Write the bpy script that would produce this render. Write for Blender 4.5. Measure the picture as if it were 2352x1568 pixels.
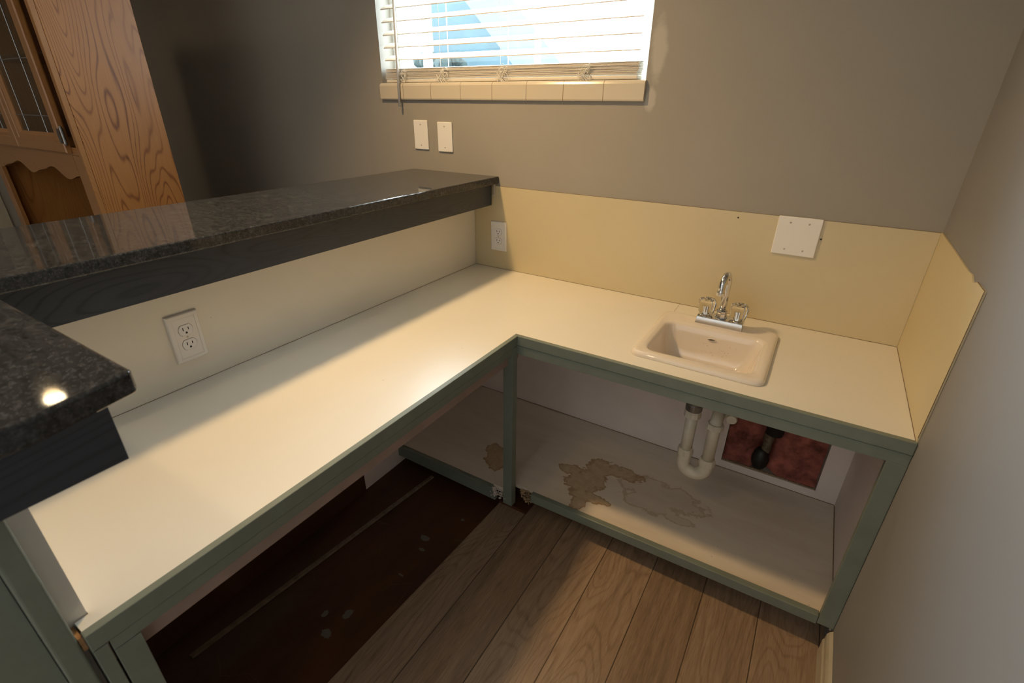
import bpy, bmesh, math, random
from mathutils import Vector, Matrix
PI = math.pi
sc = bpy.context.scene
for o in list(bpy.data.objects): bpy.data.objects.remove(o)

# ------------------------------------------------------------------ camera
W, D = 1.605, 0.559          # room corner at x=0..W, counter depth
HT, SPL, BZ = 0.735, 1.090, 1.129
yaw, pitch, roll, F = -0.5490856, 0.4527442, 0.0092950, 1129.69
fw = Vector((math.sin(yaw)*math.cos(pitch), math.cos(yaw)*math.cos(pitch), -math.sin(pitch)))
r0 = Vector((math.cos(yaw), -math.sin(yaw), 0)); u0 = r0.cross(fw)
rt = math.cos(roll)*r0 + math.sin(roll)*u0; up = -math.sin(roll)*r0 + math.cos(roll)*u0
cd = bpy.data.cameras.new('camera'); cam = bpy.data.objects.new('camera', cd)
sc.collection.objects.link(cam); sc.camera = cam
cam.matrix_world = Matrix(((rt.x, up.x, -fw.x, 1.2972), (rt.y, up.y, -fw.y, -1.79298), (rt.z, up.z, -fw.z, 1.40692), (0, 0, 0, 1)))
cd.sensor_fit = 'HORIZONTAL'; cd.sensor_width = 36; cd.lens = F/2352*36
cd.clip_start = 0.02; cd.clip_end = 200
cd.dof.use_dof = True; cd.dof.focus_distance = 1.9; cd.dof.aperture_fstop = 5.6

# ------------------------------------------------------------------ exposure, sky, lights
sc.view_settings.view_transform = 'Standard'; sc.view_settings.look = 'None'
sc.view_settings.gamma = 1; sc.view_settings.use_curve_mapping = False
sc.view_settings.exposure = 0.0
wd = bpy.data.worlds.new('sky'); sc.world = wd; wd.use_nodes = True
bg = wd.node_tree.nodes['Background']; bg.inputs[0].default_value = (0.80, 0.88, 1.0, 1); bg.inputs[1].default_value = 15.5

def light(name, kind, loc, energy, color, size=.1, aim=None, spot=None, blend=.5, shape=None, size_y=None):
    l = bpy.data.lights.new(name, kind); o = bpy.data.objects.new(name, l)
    sc.collection.objects.link(o); o.location = loc; l.energy = energy; l.color = color
    if kind == 'AREA':
        l.size = size
        if shape: l.shape = shape
        if size_y: l.size_y = size_y
    else: l.shadow_soft_size = size
    if spot: l.spot_size = spot; l.spot_blend = blend
    if aim is not None:
        o.rotation_euler = (Vector(aim)-Vector(loc)).to_track_quat('-Z', 'Y').to_euler()
    return o
WARM = (1.0, 0.66, 0.31)
light('bar_downlight', 'SPOT', (-0.124, -0.87, 2.36), 86, WARM, .08, aim=(.62, -0.42, 0), spot=math.radians(122), blend=1)
light('entry_downlight', 'SPOT', (0.36, -1.95, 2.36), 7, (1, .74, .46), .05, aim=(0.6, -1.8, 0), spot=math.radians(120), blend=1)
light('dining_downlight', 'SPOT', (-2.22, -1.12, 2.40), 4, WARM, .04, aim=(-2.1, -1.0, 0), spot=math.radians(150), blend=.9)
pw = light('window_portal', 'AREA', (0.11, 0.16, 1.82), 1, (1, 1, 1), 1.2, aim=(0.11, -1, 1.82), shape='RECTANGLE', size_y=.68)
pw.data.cycles.is_portal = True
# hazy sun outside, then an added fill lamp behind the camera
sun = light('hazy_sun', 'SUN', (-5, 5, 5), 15.0, (0.68, 0.83, 1.0), aim=None)
sun.data.angle = math.radians(42); sun.rotation_euler = Vector((1.24, -1.13, -1.0)).to_track_quat('-Z', 'Y').to_euler()
light('rear_fill', 'AREA', (0.4, -2.35, 1.25), 112, (0.86, 0.92, 1.0), 2.0, aim=(0.4, -4, 1.15), shape='RECTANGLE', size_y=1.6)  # added unseen fill panel, bounced off the rear wall for ambient light

# ------------------------------------------------------------------ node helpers
def srgb(r, g, b):
    f = lambda c: (c/255/12.92 if c/255 <= .04045 else ((c/255+.055)/1.055)**2.4)
    return (f(r), f(g), f(b), 1)
class NT:
    def __init__(s, name):
        s.m = bpy.data.materials.new(name); s.m.use_nodes = True
        s.t = s.m.node_tree; s.b = s.t.nodes['Principled BSDF']
        s.co = s.t.nodes.new('ShaderNodeTexCoord')
    def n(s, kind, **kw):
        n = s.t.nodes.new(kind)
        for k, v in kw.items(): setattr(n, k, v)
        return n
    def l(s, a, b): s.t.links.new(a, b)
    def val(s, x, inp):
        if hasattr(x, 'is_output'): s.l(x, inp)
        else: inp.default_value = x
    def math(s, op, a, b=0, c=0, clamp=False):
        n = s.n('ShaderNodeMath', operation=op, use_clamp=clamp)
        s.val(a, n.inputs[0]); s.val(b, n.inputs[1]); s.val(c, n.inputs[2]); return n.outputs[0]
    def xyz(s, src=None):
        n = s.n('ShaderNodeSeparateXYZ'); s.l(src or s.co.outputs['Object'], n.inputs[0]); return n.outputs
    def comb(s, x, y, z):
        n = s.n('ShaderNodeCombineXYZ')
        for i, v in enumerate((x, y, z)): s.val(v, n.inputs[i])
        return n.outputs[0]
    def mapping(s, scale=(1, 1, 1), rot=(0, 0, 0), loc=(0, 0, 0), src=None):
        n = s.n('ShaderNodeMapping'); s.l(src or s.co.outputs['Object'], n.inputs[0])
        n.inputs['Scale'].default_value = scale; n.inputs['Rotation'].default_value = rot; n.inputs['Location'].default_value = loc
        return n.outputs[0]
    def noise(s, vec, scale, detail=4, rough=.5, dist=0):
        n = s.n('ShaderNodeTexNoise'); s.l(vec, n.inputs['Vector'])
        n.inputs['Scale'].default_value = scale; n.inputs['Detail'].default_value = detail
        n.inputs['Roughness'].default_value = rough; n.inputs['Distortion'].default_value = dist
        return n.outputs['Fac']
    def ramp(s, fac, stops):
        n = s.n('ShaderNodeValToRGB'); s.l(fac, n.inputs[0]); e = n.color_ramp.elements
        while len(e) < len(stops): e.new(.5)
        for i, (p, c) in enumerate(stops): e[i].position = p; e[i].color = c if len(c) == 4 else (*c, 1)
        return n.outputs[0]
    def mix(s, fac, a, b, mode='MIX'):
        n = s.n('ShaderNodeMix', data_type='RGBA', blend_type=mode)
        s.val(fac, n.inputs[0]); s.val(a, n.inputs[6]); s.val(b, n.inputs[7]); return n.outputs[2]
    def bump(s, h, strength=.2, dist=.002):
        n = s.n('ShaderNodeBump'); n.inputs['Strength'].default_value = strength; n.inputs['Distance'].default_value = dist
        s.l(h, n.inputs['Height']); s.l(n.outputs[0], s.b.inputs['Normal'])
    def step(s, x, a, b):
        n = s.n('ShaderNodeMapRange', interpolation_type='SMOOTHSTEP'); s.val(x, n.inputs[0])
        n.inputs[1].default_value = a; n.inputs[2].default_value = b; return n.outputs[0]
    def col(s, c): s.val(c, s.b.inputs['Base Color'])
    def rough(s, r): s.val(r, s.b.inputs['Roughness'])
    def blobs(s, items, freq=14, amp=.35, axes=(0, 1)):
        """1 inside noise-edged ellipses (cx, cy, rx, ry) of object space"""
        P = s.xyz(); nz = s.noise(s.co.outputs['Object'], freq, 6, .65); out = None
        nz = s.math('MULTIPLY', s.math('SUBTRACT', nz, .5), amp*4)
        for cx, cy, rx, ry in items:
            a = s.math('DIVIDE', s.math('SUBTRACT', P[axes[0]], cx), rx); b = s.math('DIVIDE', s.math('SUBTRACT', P[axes[1]], cy), ry)
            d = s.math('SQRT', s.math('ADD', s.math('MULTIPLY', a, a), s.math('MULTIPLY', b, b)))
            d = s.math('ADD', d, nz)
            out = d if out is None else s.math('MINIMUM', out, d)
        return out   # distance-like: <1 inside
def plain(name, c, rough=.5, metal=0, noise=.0, nscale=30, bump=0, spec=.5, coat=0):
    t = NT(name); t.rough(rough); t.b.inputs['Metallic'].default_value = metal
    t.b.inputs['Specular IOR Level'].default_value = spec; t.b.inputs['Coat Weight'].default_value = coat
    if noise or bump:
        f = t.noise(t.co.outputs['Object'], nscale, 5, .6)
        if noise:
            d = tuple(x*(1-noise) for x in c[:3])+(1,); h = tuple(min(1, x*(1+noise)) for x in c[:3])+(1,)
            t.col(t.ramp(f, [(.3, d), (.7, h)]))
        else: t.col(c)
        if bump: t.bump(f, bump)
    else: t.col(c)
    return t.m
M = {}
def wallpaint(name, c, patches=None):
    t = NT(name); o = t.co.outputs['Object']
    big = t.noise(o, 2.2, 3); fine = t.noise(o, 260, 4, .6)
    c0 = tuple(x*.96 for x in c[:3])+(1,); c1 = tuple(x*1.03 for x in c[:3])+(1,)
    base = t.ramp(big, [(.3, c0), (.7, c1)])
    if patches:
        d = t.blobs(patches, 20, .3, (0, 2)); base = t.mix(t.math('MULTIPLY', t.math('SUBTRACT', 1, t.step(d, .6, 1.2)), .25), base, (.85, .83, .78, 1))
    t.col(base); t.rough(.62); t.bump(fine, .12, .001); return t.m
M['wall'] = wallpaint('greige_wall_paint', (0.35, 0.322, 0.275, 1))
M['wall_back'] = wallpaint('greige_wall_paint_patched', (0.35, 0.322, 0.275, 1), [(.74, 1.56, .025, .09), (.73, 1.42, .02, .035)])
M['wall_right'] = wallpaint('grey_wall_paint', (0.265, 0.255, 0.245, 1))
M['ceiling'] = wallpaint('ceiling_paint', (.7, .68, .63, 1))
def laminate(name, c, rough):
    t = NT(name); o = t.co.outputs['Object']
    f = t.noise(o, 3, 4); g = t.noise(o, 900, 2)
    base = t.ramp(f, [(.3, tuple(x*.97 for x in c[:3])), (.7, c[:3])])
    v = t.n('ShaderNodeTexVoronoi'); t.l(o, v.inputs['Vector']); v.inputs['Scale'].default_value = 9
    sp = t.math('LESS_THAN', v.outputs['Distance'], .012)
    base = t.mix(t.math('MULTIPLY', sp, .7), base, (.2, .13, .06, 1))
    t.col(base); t.rough(rough); t.b.inputs['Specular IOR Level'].default_value = 1.0; t.bump(g, .03, .0005); return t.m
M['laminate'] = laminate('almond_laminate_top', (.83, .79, .69, 1), .33)
M['splash'] = laminate('almond_laminate_splash', (.66, .56, .34, 1), .42)
M['seam'] = plain('dark_seam', (.20, .125, .065, 1), .8, noise=.4, nscale=90)
def green():
    t = NT('sage_green_paint'); o = t.co.outputs['Object']
    f = t.noise(o, 12, 6, .7); chips = t.noise(o, 34, 5, .75)
    base = t.ramp(f, [(.3, (.165, .19, .155)), (.7, (.20, .23, .187))])
    base = t.mix(t.math('MULTIPLY', t.step(chips, .70, .74), .6), base, (.42, .33, .26, 1))
    t.col(base); t.rough(.42); t.bump(f, .12, .001); return t.m
M['green'] = green()
def granite():
    t = NT('dark_granite'); o = t.co.outputs['Object']
    st = t.mapping((26, 60, 40), rot=(0, 0, .5)); a = t.noise(st, 1, 6, .7, 1.2)
    b = t.noise(o, 110, 5, .7); v = t.n('ShaderNodeTexVoronoi'); t.l(o, v.inputs['Vector']); v.inputs['Scale'].default_value = 95
    mx = t.math('ADD', t.math('MULTIPLY', a, .55), t.math('MULTIPLY', b, .45))
    base = t.ramp(mx, [(.36, (.005, .005, .005)), (.47, (.017, .018, .018)), (.55, (.038, .037, .037)), (.66, (.10, .10, .10))])
    cr = t.math('MULTIPLY', v.outputs['Color'], .35)
    base = t.mix(.25, base, t.ramp(v.outputs['Distance'], [(.1, (.008, .008, .009)), (.8, (.065, .066, .066))]))
    s2 = t.noise(o, 260, 3, .7)
    base = t.mix(t.math('MULTIPLY', t.step(s2, .50, .66), .38), base, (.125, .135, .14, 1))
    t.col(base); t.rough(t.math('ADD', t.math('MULTIPLY', a, .04), .03)); return t.m
M['granite'] = granite()
def wood(name, axis, stops, freq=1.0, rough=.4, cath=1.0, pores=.35, seed=0.0, ring=36.0, coat=0):
    """straight/cathedral grain running along axis (0,1,2)"""
    t = NT(name)
    sc1 = [7.5*freq]*3; sc1[axis] = 1.0*freq
    p = t.mapping(tuple(sc1), loc=(seed, seed*1.7, seed*.3))
    n1 = t.noise(p, 1, 1.2, .4, .12*cath)
    rings = t.math('FRACT', t.math('MULTIPLY', n1, ring))
    tri = t.math('ABSOLUTE', t.math('SUBTRACT', t.math('MULTIPLY', rings, 2), 1))
    msk = t.noise(t.mapping(tuple(3.1 if i != axis else .5 for i in range(3)), loc=(seed*2, 0, 0)), 1, 2)
    tri = t.mix(t.step(msk, .40, .60), t.math('ADD', .62, t.math('MULTIPLY', tri, .3)), t.math('ADD', .12, t.math('MULTIPLY', t.step(tri, .0, .40), .88)))
    sc2 = [260.0*freq]*3; sc2[axis] = 9.0*freq
    fine = t.noise(t.mapping(tuple(sc2)), 1, 3, .6)
    tone = t.noise(t.mapping(tuple(2.2 if i != axis else .4 for i in range(3))), 1, 2)
    m = t.math('ADD', t.math('MULTIPLY', tri, .55), t.math('MULTIPLY', fine, pores))
    m = t.math('ADD', m, t.math('MULTIPLY', t.math('SUBTRACT', tone, .5), .5))
    t.col(t.ramp(m, stops)); t.rough(rough); t.b.inputs['Coat Weight'].default_value = coat; t.b.inputs['Coat Roughness'].default_value = .2
    t.bump(m, .12, .0006); return t.m
OAK = [(.15, (.135, .042, .009)), (.35, (.27, .100, .020)), (.55, (.36, .145, .034)), (.85, (.45, .195, .05))]
M['oak'] = wood('honey_oak_panel', 2, OAK, 1.0, .45, seed=3.1, pores=.45)
M['oak_trim'] = wood('honey_oak_frame', 2, [(.1, (.17, .065, .016)), (.35, (.34, .15, .045)), (.9, (.44, .21, .07))], 1.6, .32, coat=.25, seed=8.2)
M['oak_trim_x'] = wood('honey_oak_rail', 0, [(.1, (.17, .065, .016)), (.35, (.34, .15, .045)), (.9, (.44, .21, .07))], 1.6, .32, coat=.25, seed=5.2)
M['oak_dark'] = wood('dark_oak_back', 2, [(.1, (.02, .006, .002)), (.5, (.06, .02, .006)), (.9, (.10, .035, .012))], 1.4, .5, seed=2.2)
M['apron_y'] = wood('charcoal_stained_wood', 1, [(.15, (.016, .020, .026)), (.5, (.032, .039, .050)), (.95, (.050, .058, .070))], 1.2, .38, seed=1.2)
M['apron_x'] = wood('charcoal_stained_wood_end', 0, [(.15, (.024, .030, .038)), (.5, (.040, .048, .062)), (.95, (.058, .068, .085))], 1.2, .38, seed=4.2)
M['raw_wood'] = wood('raw_wood', 1, [(.1, (.30, .14, .05)), (.9, (.5, .3, .14))], 2, .7)
M['strip'] = plain('dusty_wood_strip', (.20, .15, .105, 1), .7, noise=.3, nscale=40)

PL0, PLW = .4555, .1625
def planks():
    t = NT('brown_oak_planks'); P = t.xyz(); o = t.co.outputs['Object']
    u = t.math('DIVIDE', t.math('SUBTRACT', P[0], PL0), PLW)
    i = t.math('FLOOR', u); f = t.math('FRACT', u)
    wn = t.n('ShaderNodeTexWhiteNoise', noise_dimensions='1D'); t.l(i, wn.inputs['W'])
    rnd = wn.outputs['Value']
    off = t.math('MULTIPLY', rnd, 37)
    x = t.math('ADD', P[0], off); y = t.math('ADD', P[1], t.math('MULTIPLY', rnd, 11))
    # large cathedral figure
    v1 = t.comb(t.math('MULTIPLY', x, 7), t.math('MULTIPLY', y, 1.7), off)
    n1 = t.noise(v1, 1, 2, .35, .25)
    rings = t.math('FRACT', t.math('MULTIPLY', n1, 22)); tri = t.math('ABSOLUTE', t.math('SUBTRACT', t.math('MULTIPLY', rings, 2), 1))
    v2 = t.comb(t.math('MULTIPLY', x, 60), t.math('MULTIPLY', y, 4.0), off); streak = t.noise(v2, 1, 5, .6, .4)
    v3 = t.comb(t.math('MULTIPLY', x, 420), t.math('MULTIPLY', y, 22), 0.0); pore = t.noise(v3, 1, 3, .6)
    v4 = t.comb(t.math('MULTIPLY', x, 14), t.math('MULTIPLY', y, 1.6), off); dark = t.noise(v4, 1, 3, .6, .8)
    lines = t.mix(t.step(rnd, .35, .6), (.6, .6, .6, 1), t.step(tri, .0, .5))
    m = t.math('ADD', t.math('MULTIPLY', lines, .10), t.math('MULTIPLY', streak, .42))
    m = t.math('ADD', m, t.math('MULTIPLY', pore, .42))
    m = t.math('ADD', m, t.math('MULTIPLY', t.math('SUBTRACT', rnd, .5), .10))
    base = t.ramp(m, [(.32, (.16, .102, .060)), (.46, (.25, .165, .102)), (.58, (.32, .220, .142)), (.76, (.40, .285, .190))])
    base = t.mix(t.math('MULTIPLY', t.step(dark, .56, .74), .5), base, (.17, .118, .082, 1))
    pale = t.math('MULTIPLY', t.step(t.noise(v4, .8, 2, .5), .60, .68), .25)
    base = t.mix(pale, base, (.36, .26, .165, 1))
    e = t.math('MINIMUM', f, t.math('SUBTRACT', 1, f)); g = t.math('SUBTRACT', 1, t.step(e, .004, .013))
    base = t.mix(t.math('MULTIPLY', g, .85), base, (.03, .018, .010, 1))
    t.col(base); t.rough(t.math('ADD', .36, t.math('MULTIPLY', streak, .2)))
    t.bump(t.math('SUBTRACT', t.math('MULTIPLY', m, .25), g), .5, .0012); return t.m
M['planks'] = planks()
def oldfloor():
    t = NT('old_brown_floor'); o = t.co.outputs['Object']
    a = t.noise(t.mapping((9, 2.5, 1)), 1, 5, .6); b = t.noise(o, 45, 6, .75)
    base = t.ramp(a, [(.3, (.045, .017, .007)), (.55, (.075, .028, .010)), (.8, (.11, .042, .015))])
    dust = t.math('SUBTRACT', 1, t.step(t.blobs([(.10, -1.42, .07, .30), (.17, -1.40, .05, .20)], 30, .4), .5, 1.3))
    base = t.mix(t.math('MULTIPLY', dust, .35), base, (.10, .082, .052, 1))
    sp = t.math('SUBTRACT', 1, t.step(t.blobs([(.365, -.86, .022, .012), (.39, -.905, .014, .007), (.36, -1.21, .012, .018), (.355, -1.285, .018, .013), (.30, -1.245, .010, .012), (.43, -.72, .008, .006), (.40, -1.02, .012, .004)], 90, .4), .85, 1.0))
    base = t.mix(t.math('MULTIPLY', sp, .75), base, (.17, .17, .14, 1))
    v = t.n('ShaderNodeTexVoronoi', feature='DISTANCE_TO_EDGE'); t.l(t.mapping((5, 3, 1), rot=(0, 0, .7)), v.inputs['Vector']); v.inputs['Scale'].default_value = 1.3
    scr = t.math('MULTIPLY', t.math('LESS_THAN', v.outputs['Distance'], .004), t.step(t.noise(o, 5, 2), .52, .6))
    base = t.mix(t.math('MULTIPLY', scr, .6), base, (.13, .085, .05, 1))
    base = t.mix(t.math('MULTIPLY', t.step(b, .70, .76), .3), base, (.12, .09, .06, 1))
    t.col(base); t.rough(.48); t.bump(b, .1, .001); return t.m
M['oldfloor'] = oldfloor()
def cabfloor():
    t = NT('stained_white_shelf'); o = t.co.outputs['Object']
    f = t.noise(t.mapping((3, 14, 3)), 1, 5, .65)
    base = t.ramp(f, [(.3, (.68, .595, .48)), (.7, (.79, .71, .59))])
    items = [(.775, -.390, .072, .092), (.79, -.285, .052, .06), (.885, -.262, .085, .036), (.82, -.46, .075, .028), (.80, -.515, .030, .038), (.70, -.355, .06, .032), (.42, -.445, .055, .075), (.37, -.41, .04, .04)]
    d = t.blobs(items, 26, .42)
    inside = t.math('SUBTRACT', 1, t.step(d, .93, 1.0))
    rim = t.math('MULTIPLY', t.step(d, .70, .95), inside)
    stain = t.mix(t.step(t.noise(o, 40, 5, .7), .3, .7), (.42, .29, .15, 1), (.56, .42, .26, 1))
    base = t.mix(t.math('MULTIPLY', inside, .85), base, stain)
    base = t.mix(t.math('MULTIPLY', rim, .7), base, (.30, .17, .07, 1))
    d2 = t.blobs([(1.05, -.30, .16, .07), (1.02, -.37, .10, .05), (1.13, -.40, .05, .02)], 18, .45)
    ins2 = t.math('SUBTRACT', 1, t.step(d2, .6, 1.15)); rim2 = t.math('MULTIPLY', t.step(d2, .75, .95), t.math('SUBTRACT', 1, t.step(d2, .95, 1.1)))
    base = t.mix(t.math('MULTIPLY', ins2, .14), base, (.30, .19, .09, 1))
    base = t.mix(t.math('MULTIPLY', rim2, .5), base, (.40, .24, .10, 1))
    sp = t.step(t.noise(o, 75, 3, .6), .72, .76); base = t.mix(t.math('MULTIPLY', sp, .55), base, (.15, .10, .06, 1))
    t.col(base); t.rough(.5); t.bump(f, .08, .001); return t.m
M['cabfloor'] = cabfloor()
M['cabwall'] = plain('dull_cabinet_lining', (.80, .70, .64, 1), .6, noise=.06, nscale=4, bump=.05)
M['rawrail'] = plain('unpainted_pinkish_board', (.33, .24, .20, 1), .7, noise=.08, nscale=12)
M['chipboard'] = plain('crumbled_particle_board', (.36, .25, .14, 1), .9, noise=.6, nscale=140, bump=.6)
M['plaster'] = plain('crumbled_white_board', (.62, .55, .48, 1), .9, noise=.25, nscale=120, bump=.6)
M['white_plastic'] = plain('white_plastic', (.87, .86, .85, 1), .33)
M['plate'] = plain('ivory_white_plate', (.86, .84, .80, 1), .3)
M['slot'] = plain('slot_dark', (.03, .02, .015, 1), .6)
M['screw'] = plain('painted_screw', (.62, .57, .50, 1), .35, metal=.3)
M['grout'] = plain('grout_line', (.33, .26, .18, 1), .9)
def tile():
    t = NT('glazed_sill_tile'); P = t.xyz()
    u = t.math('FRACT', t.math('DIVIDE', t.math('SUBTRACT', P[0], -.354+.0), .1535))
    e = t.math('MINIMUM', u, t.math('SUBTRACT', 1, u)); g = t.math('SUBTRACT', 1, t.step(e, .004, .012))
    t.col(t.mix(g, (.64, .57, .45, 1), (.30, .22, .13, 1))); t.rough(.18); t.bump(t.math('SUBTRACT', 1, g), .5, .001); return t.m
M['tile'] = tile()
M['porcelain'] = plain('almond_porcelain', (.80, .72, .62, 1), .09, coat=.6)
M['dirt'] = plain('rust_speck', (.10, .05, .025, 1), .8)
M['chrome'] = plain('chrome', (.72, .72, .72, 1), .09, metal=1)
M['steel'] = plain('dull_steel', (.30, .29, .28, 1), .35, metal=.9)
M['pvc'] = plain('white_pvc_pipe', (.66, .60, .48, 1), .38, noise=.08, nscale=20)
M['insul'] = plain('pink_fibreglass', (.34, .105, .078, 1), .95, noise=.6, nscale=17, bump=1.0)
M['black'] = plain('black_rubber', (.012, .011, .010, 1), .5)
M['brass'] = plain('dirty_valve', (.16, .13, .09, 1), .5, metal=.5, noise=.5, nscale=80)
M['vinyl'] = plain('white_vinyl', (.82, .82, .80, 1), .4)
M['slat'] = plain('offwhite_blind_slat', (.80, .74, .63, 1), .42)
M['cord'] = plain('white_cord', (.78, .75, .68, 1), .7)
M['basep'] = plain('cream_baseboard_paint', (.50, .44, .32, 1), .4, noise=.08, nscale=20)
M['house'] = plain('neighbour_grey_blue_siding', (.026, .052, .062, 1), .8, noise=.25, nscale=1.2)
M['bush'] = plain('dark_foliage', (.012, .022, .020, 1), .9, noise=.5, nscale=6)
M['ground'] = plain('pale_concrete', (.5, .5, .48, 1), .9, noise=.1)
def glass(name, c, rough=0., ior=1.45):
    t = NT(name); t.col(c); t.rough(rough); t.b.inputs['Transmission Weight'].default_value = 1; t.b.inputs['IOR'].default_value = ior; return t.m
M['acrylic'] = glass('clear_acrylic', (.96, .93, .86, 1), .03, 1.49)
def pane():
    t = NT('window_glass'); tr = t.n('ShaderNodeBsdfTransparent'); gl = t.n('ShaderNodeBsdfGlossy'); gl.inputs['Roughness'].default_value = .02
    fr = t.n('ShaderNodeFresnel'); fr.inputs[0].default_value = 1.5; mx = t.n('ShaderNodeMixShader')
    tr.inputs[0].default_value = (.93, .96, .95, 1)
    ge = t.n('ShaderNodeNewGeometry'); t.l(t.math('MULTIPLY', fr.outputs[0], t.math('SUBTRACT', 1, ge.outputs['Backfacing'])), mx.inputs[0]); t.l(tr.outputs[0], mx.inputs[1]); t.l(gl.outputs[0], mx.inputs[2])
    t.l(mx.outputs[0], t.t.nodes['Material Output'].inputs[0]); return t.m
M['pane'] = pane()
def lampmat():
    t = NT('lamp_diffuser'); t.b.inputs['Emission Color'].default_value = (1, .78, .48, 1); t.b.inputs['Emission Strength'].default_value = 45; t.col((.8, .7, .5, 1)); return t.m
M['lamp'] = lampmat()

# ------------------------------------------------------------------ mesh helpers
class MB:
    def __init__(s): s.bm = bmesh.new()
    def box(s, x0, x1, y0, y1, z0, z1):
        v = [s.bm.verts.new((x, y, z)) for x in (x0, x1) for y in (y0, y1) for z in (z0, z1)]
        for f in ((0, 1, 3, 2), (4, 6, 7, 5), (0, 4, 5, 1), (2, 3, 7, 6), (0, 2, 6, 4), (1, 5, 7, 3)): s.bm.faces.new([v[i] for i in f])
        return s
    def hexa(s, pts):       # 8 points: bottom loop 4, top loop 4
        v = [s.bm.verts.new(p) for p in pts]
        for f in ((3, 2, 1, 0), (4, 5, 6, 7), (0, 1, 5, 4), (1, 2, 6, 5), (2, 3, 7, 6), (3, 0, 4, 7)): s.bm.faces.new([v[i] for i in f])
        return s
    def prism(s, poly, axis, a, b):   # 2-D polygon extruded along axis
        def P(u, w, t): return {0: (t, u, w), 1: (u, t, w), 2: (u, w, t)}[axis]
        lo = [s.bm.verts.new(P(u, w, a)) for u, w in poly]; hi = [s.bm.verts.new(P(u, w, b)) for u, w in poly]
        n = len(poly); s.bm.faces.new(lo); s.bm.faces.new(hi[::-1])
        for i in range(n): s.bm.faces.new((lo[i], lo[(i+1) % n], hi[(i+1) % n], hi[i]))
        return s
    def loft(s, loops, close=True, cap0=False, cap1=False):
        L = [[s.bm.verts.new(p) for p in lp] for lp in loops]; n = len(L[0])
        for a, b in zip(L, L[1:]):
            for i in range(n if close else n-1): s.bm.faces.new((a[i], a[(i+1) % n], b[(i+1) % n], b[i]))
        if cap0: s.bm.faces.new(L[0][::-1])
        if cap1: s.bm.faces.new(L[-1])
        return s
    def tube(s, pts, r, seg=16, caps=True):
        pts = [Vector(p) for p in pts]; rs = r if isinstance(r, (list, tuple)) else [r]*len(pts)
        t0 = (pts[1]-pts[0]).normalized(); n = t0.orthogonal().normalized(); loops = []
        for i, p in enumerate(pts):
            a = pts[max(i-1, 0)]; b = pts[min(i+1, len(pts)-1)]; t = (b-a).normalized()
            n = (n-t*n.dot(t)); n = n.normalized() if n.length > 1e-6 else t.orthogonal().normalized(); bn = t.cross(n)
            loops.append([p+(n*math.cos(2*PI*k/seg)+bn*math.sin(2*PI*k/seg))*rs[i] for k in range(seg)])
        return s.loft(loops, True, caps, caps)
    def lathe(s, c, prof, seg=28, axis=2, wob=None):
        loops = []
        for r, h in prof:
            lp = []
            for k in range(seg):
                a = 2*PI*k/seg; rr = r*(wob(a, h) if wob else 1); u, w = rr*math.cos(a), rr*math.sin(a)
                lp.append({2: (c[0]+u, c[1]+w, c[2]+h), 1: (c[0]+u, c[1]+h, c[2]+w), 0: (c[0]+h, c[1]+u, c[2]+w)}[axis])
            loops.append(lp)
        return s.loft(loops, True, prof[0][0] > 1e-5, prof[-1][0] > 1e-5)
    def obj(s, name, mat, parent=None, bevel=0, smooth=False, seg=2, sub=0):
        bmesh.ops.remove_doubles(s.bm, verts=s.bm.verts, dist=1e-6)
        bmesh.ops.recalc_face_normals(s.bm, faces=s.bm.faces)
        me = bpy.data.meshes.new(name); s.bm.to_mesh(me); s.bm.free()
        o = bpy.data.objects.new(name, me); sc.collection.objects.link(o); me.materials.append(mat)
        if smooth:
            for p in me.polygons: p.use_smooth = True
        if bevel:
            b = o.modifiers.new('bevel', 'BEVEL'); b.width = bevel; b.segments = seg; b.limit_method = 'ANGLE'; b.angle_limit = math.radians(40)
            b.harden_normals = False
        if sub:
            m = o.modifiers.new('sub', 'SUBSURF'); m.levels = m.render_levels = sub
        if parent: o.parent = parent; o.matrix_parent_inverse = Matrix.Translation(-parent.location)
        return o
def thing(name, loc, label, cat, group=None):
    o = bpy.data.objects.new(name, None); sc.collection.objects.link(o); o.location = loc; o.empty_display_size = .05
    return tag(o, label, cat, group)
def tag(o, label, cat, group=None, kind=None):
    o['label'] = label; o['category'] = cat
    if group: o['group'] = group
    if kind: o['kind'] = kind
    return o
def struct(o): o['kind'] = 'structure'; return o
def lab(o, s): o['label'] = s; return o
def B(*a): return MB().box(*a)

# ------------------------------------------------------------------ room shell
CE, YF, XL, T = 2.42, -4.0, -3.6, .12
WX0, WX1, WZ0, WZ1 = -.485, .708, 1.470, 2.14
HX0, HX1, HZ0, HZ1 = 1.196, 1.529, .118, .47   # hole sawn in the wall under the sink
m = MB()
m.box(XL-T, WX0, 0, T, -.05, CE); m.box(WX1, W+T, 0, T, .6, CE)
m.box(WX0, WX1, 0, T, .6, WZ0-.012); m.box(WX0, WX1, 0, T, WZ1, CE)
m.box(WX0, HX0, 0, T, -.05, .6); m.box(HX1, W+T, 0, T, -.05, .6); m.box(HX0, HX1, 0, T, -.05, HZ0); m.box(HX0, HX1, 0, T, HZ1, .6)
struct(m.obj('wall_back', M['wall_back']))
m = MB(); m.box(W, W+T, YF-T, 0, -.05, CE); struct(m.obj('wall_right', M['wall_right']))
struct(B(XL-T, W+T, YF-T, YF, -.05, CE).obj('wall_front', M['wall']))
struct(B(XL-T, XL, YF, 0, -.05, CE).obj('wall_left', M['wall']))
struct(B(XL-T, W+T, YF-T, T, CE, CE+.1).obj('ceiling', M['ceiling']))
struct(B(XL+.0005, XL+.018, -.745, -.662, 0, 2.05).obj('trim_1', M['basep'], bevel=.004))
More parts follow.
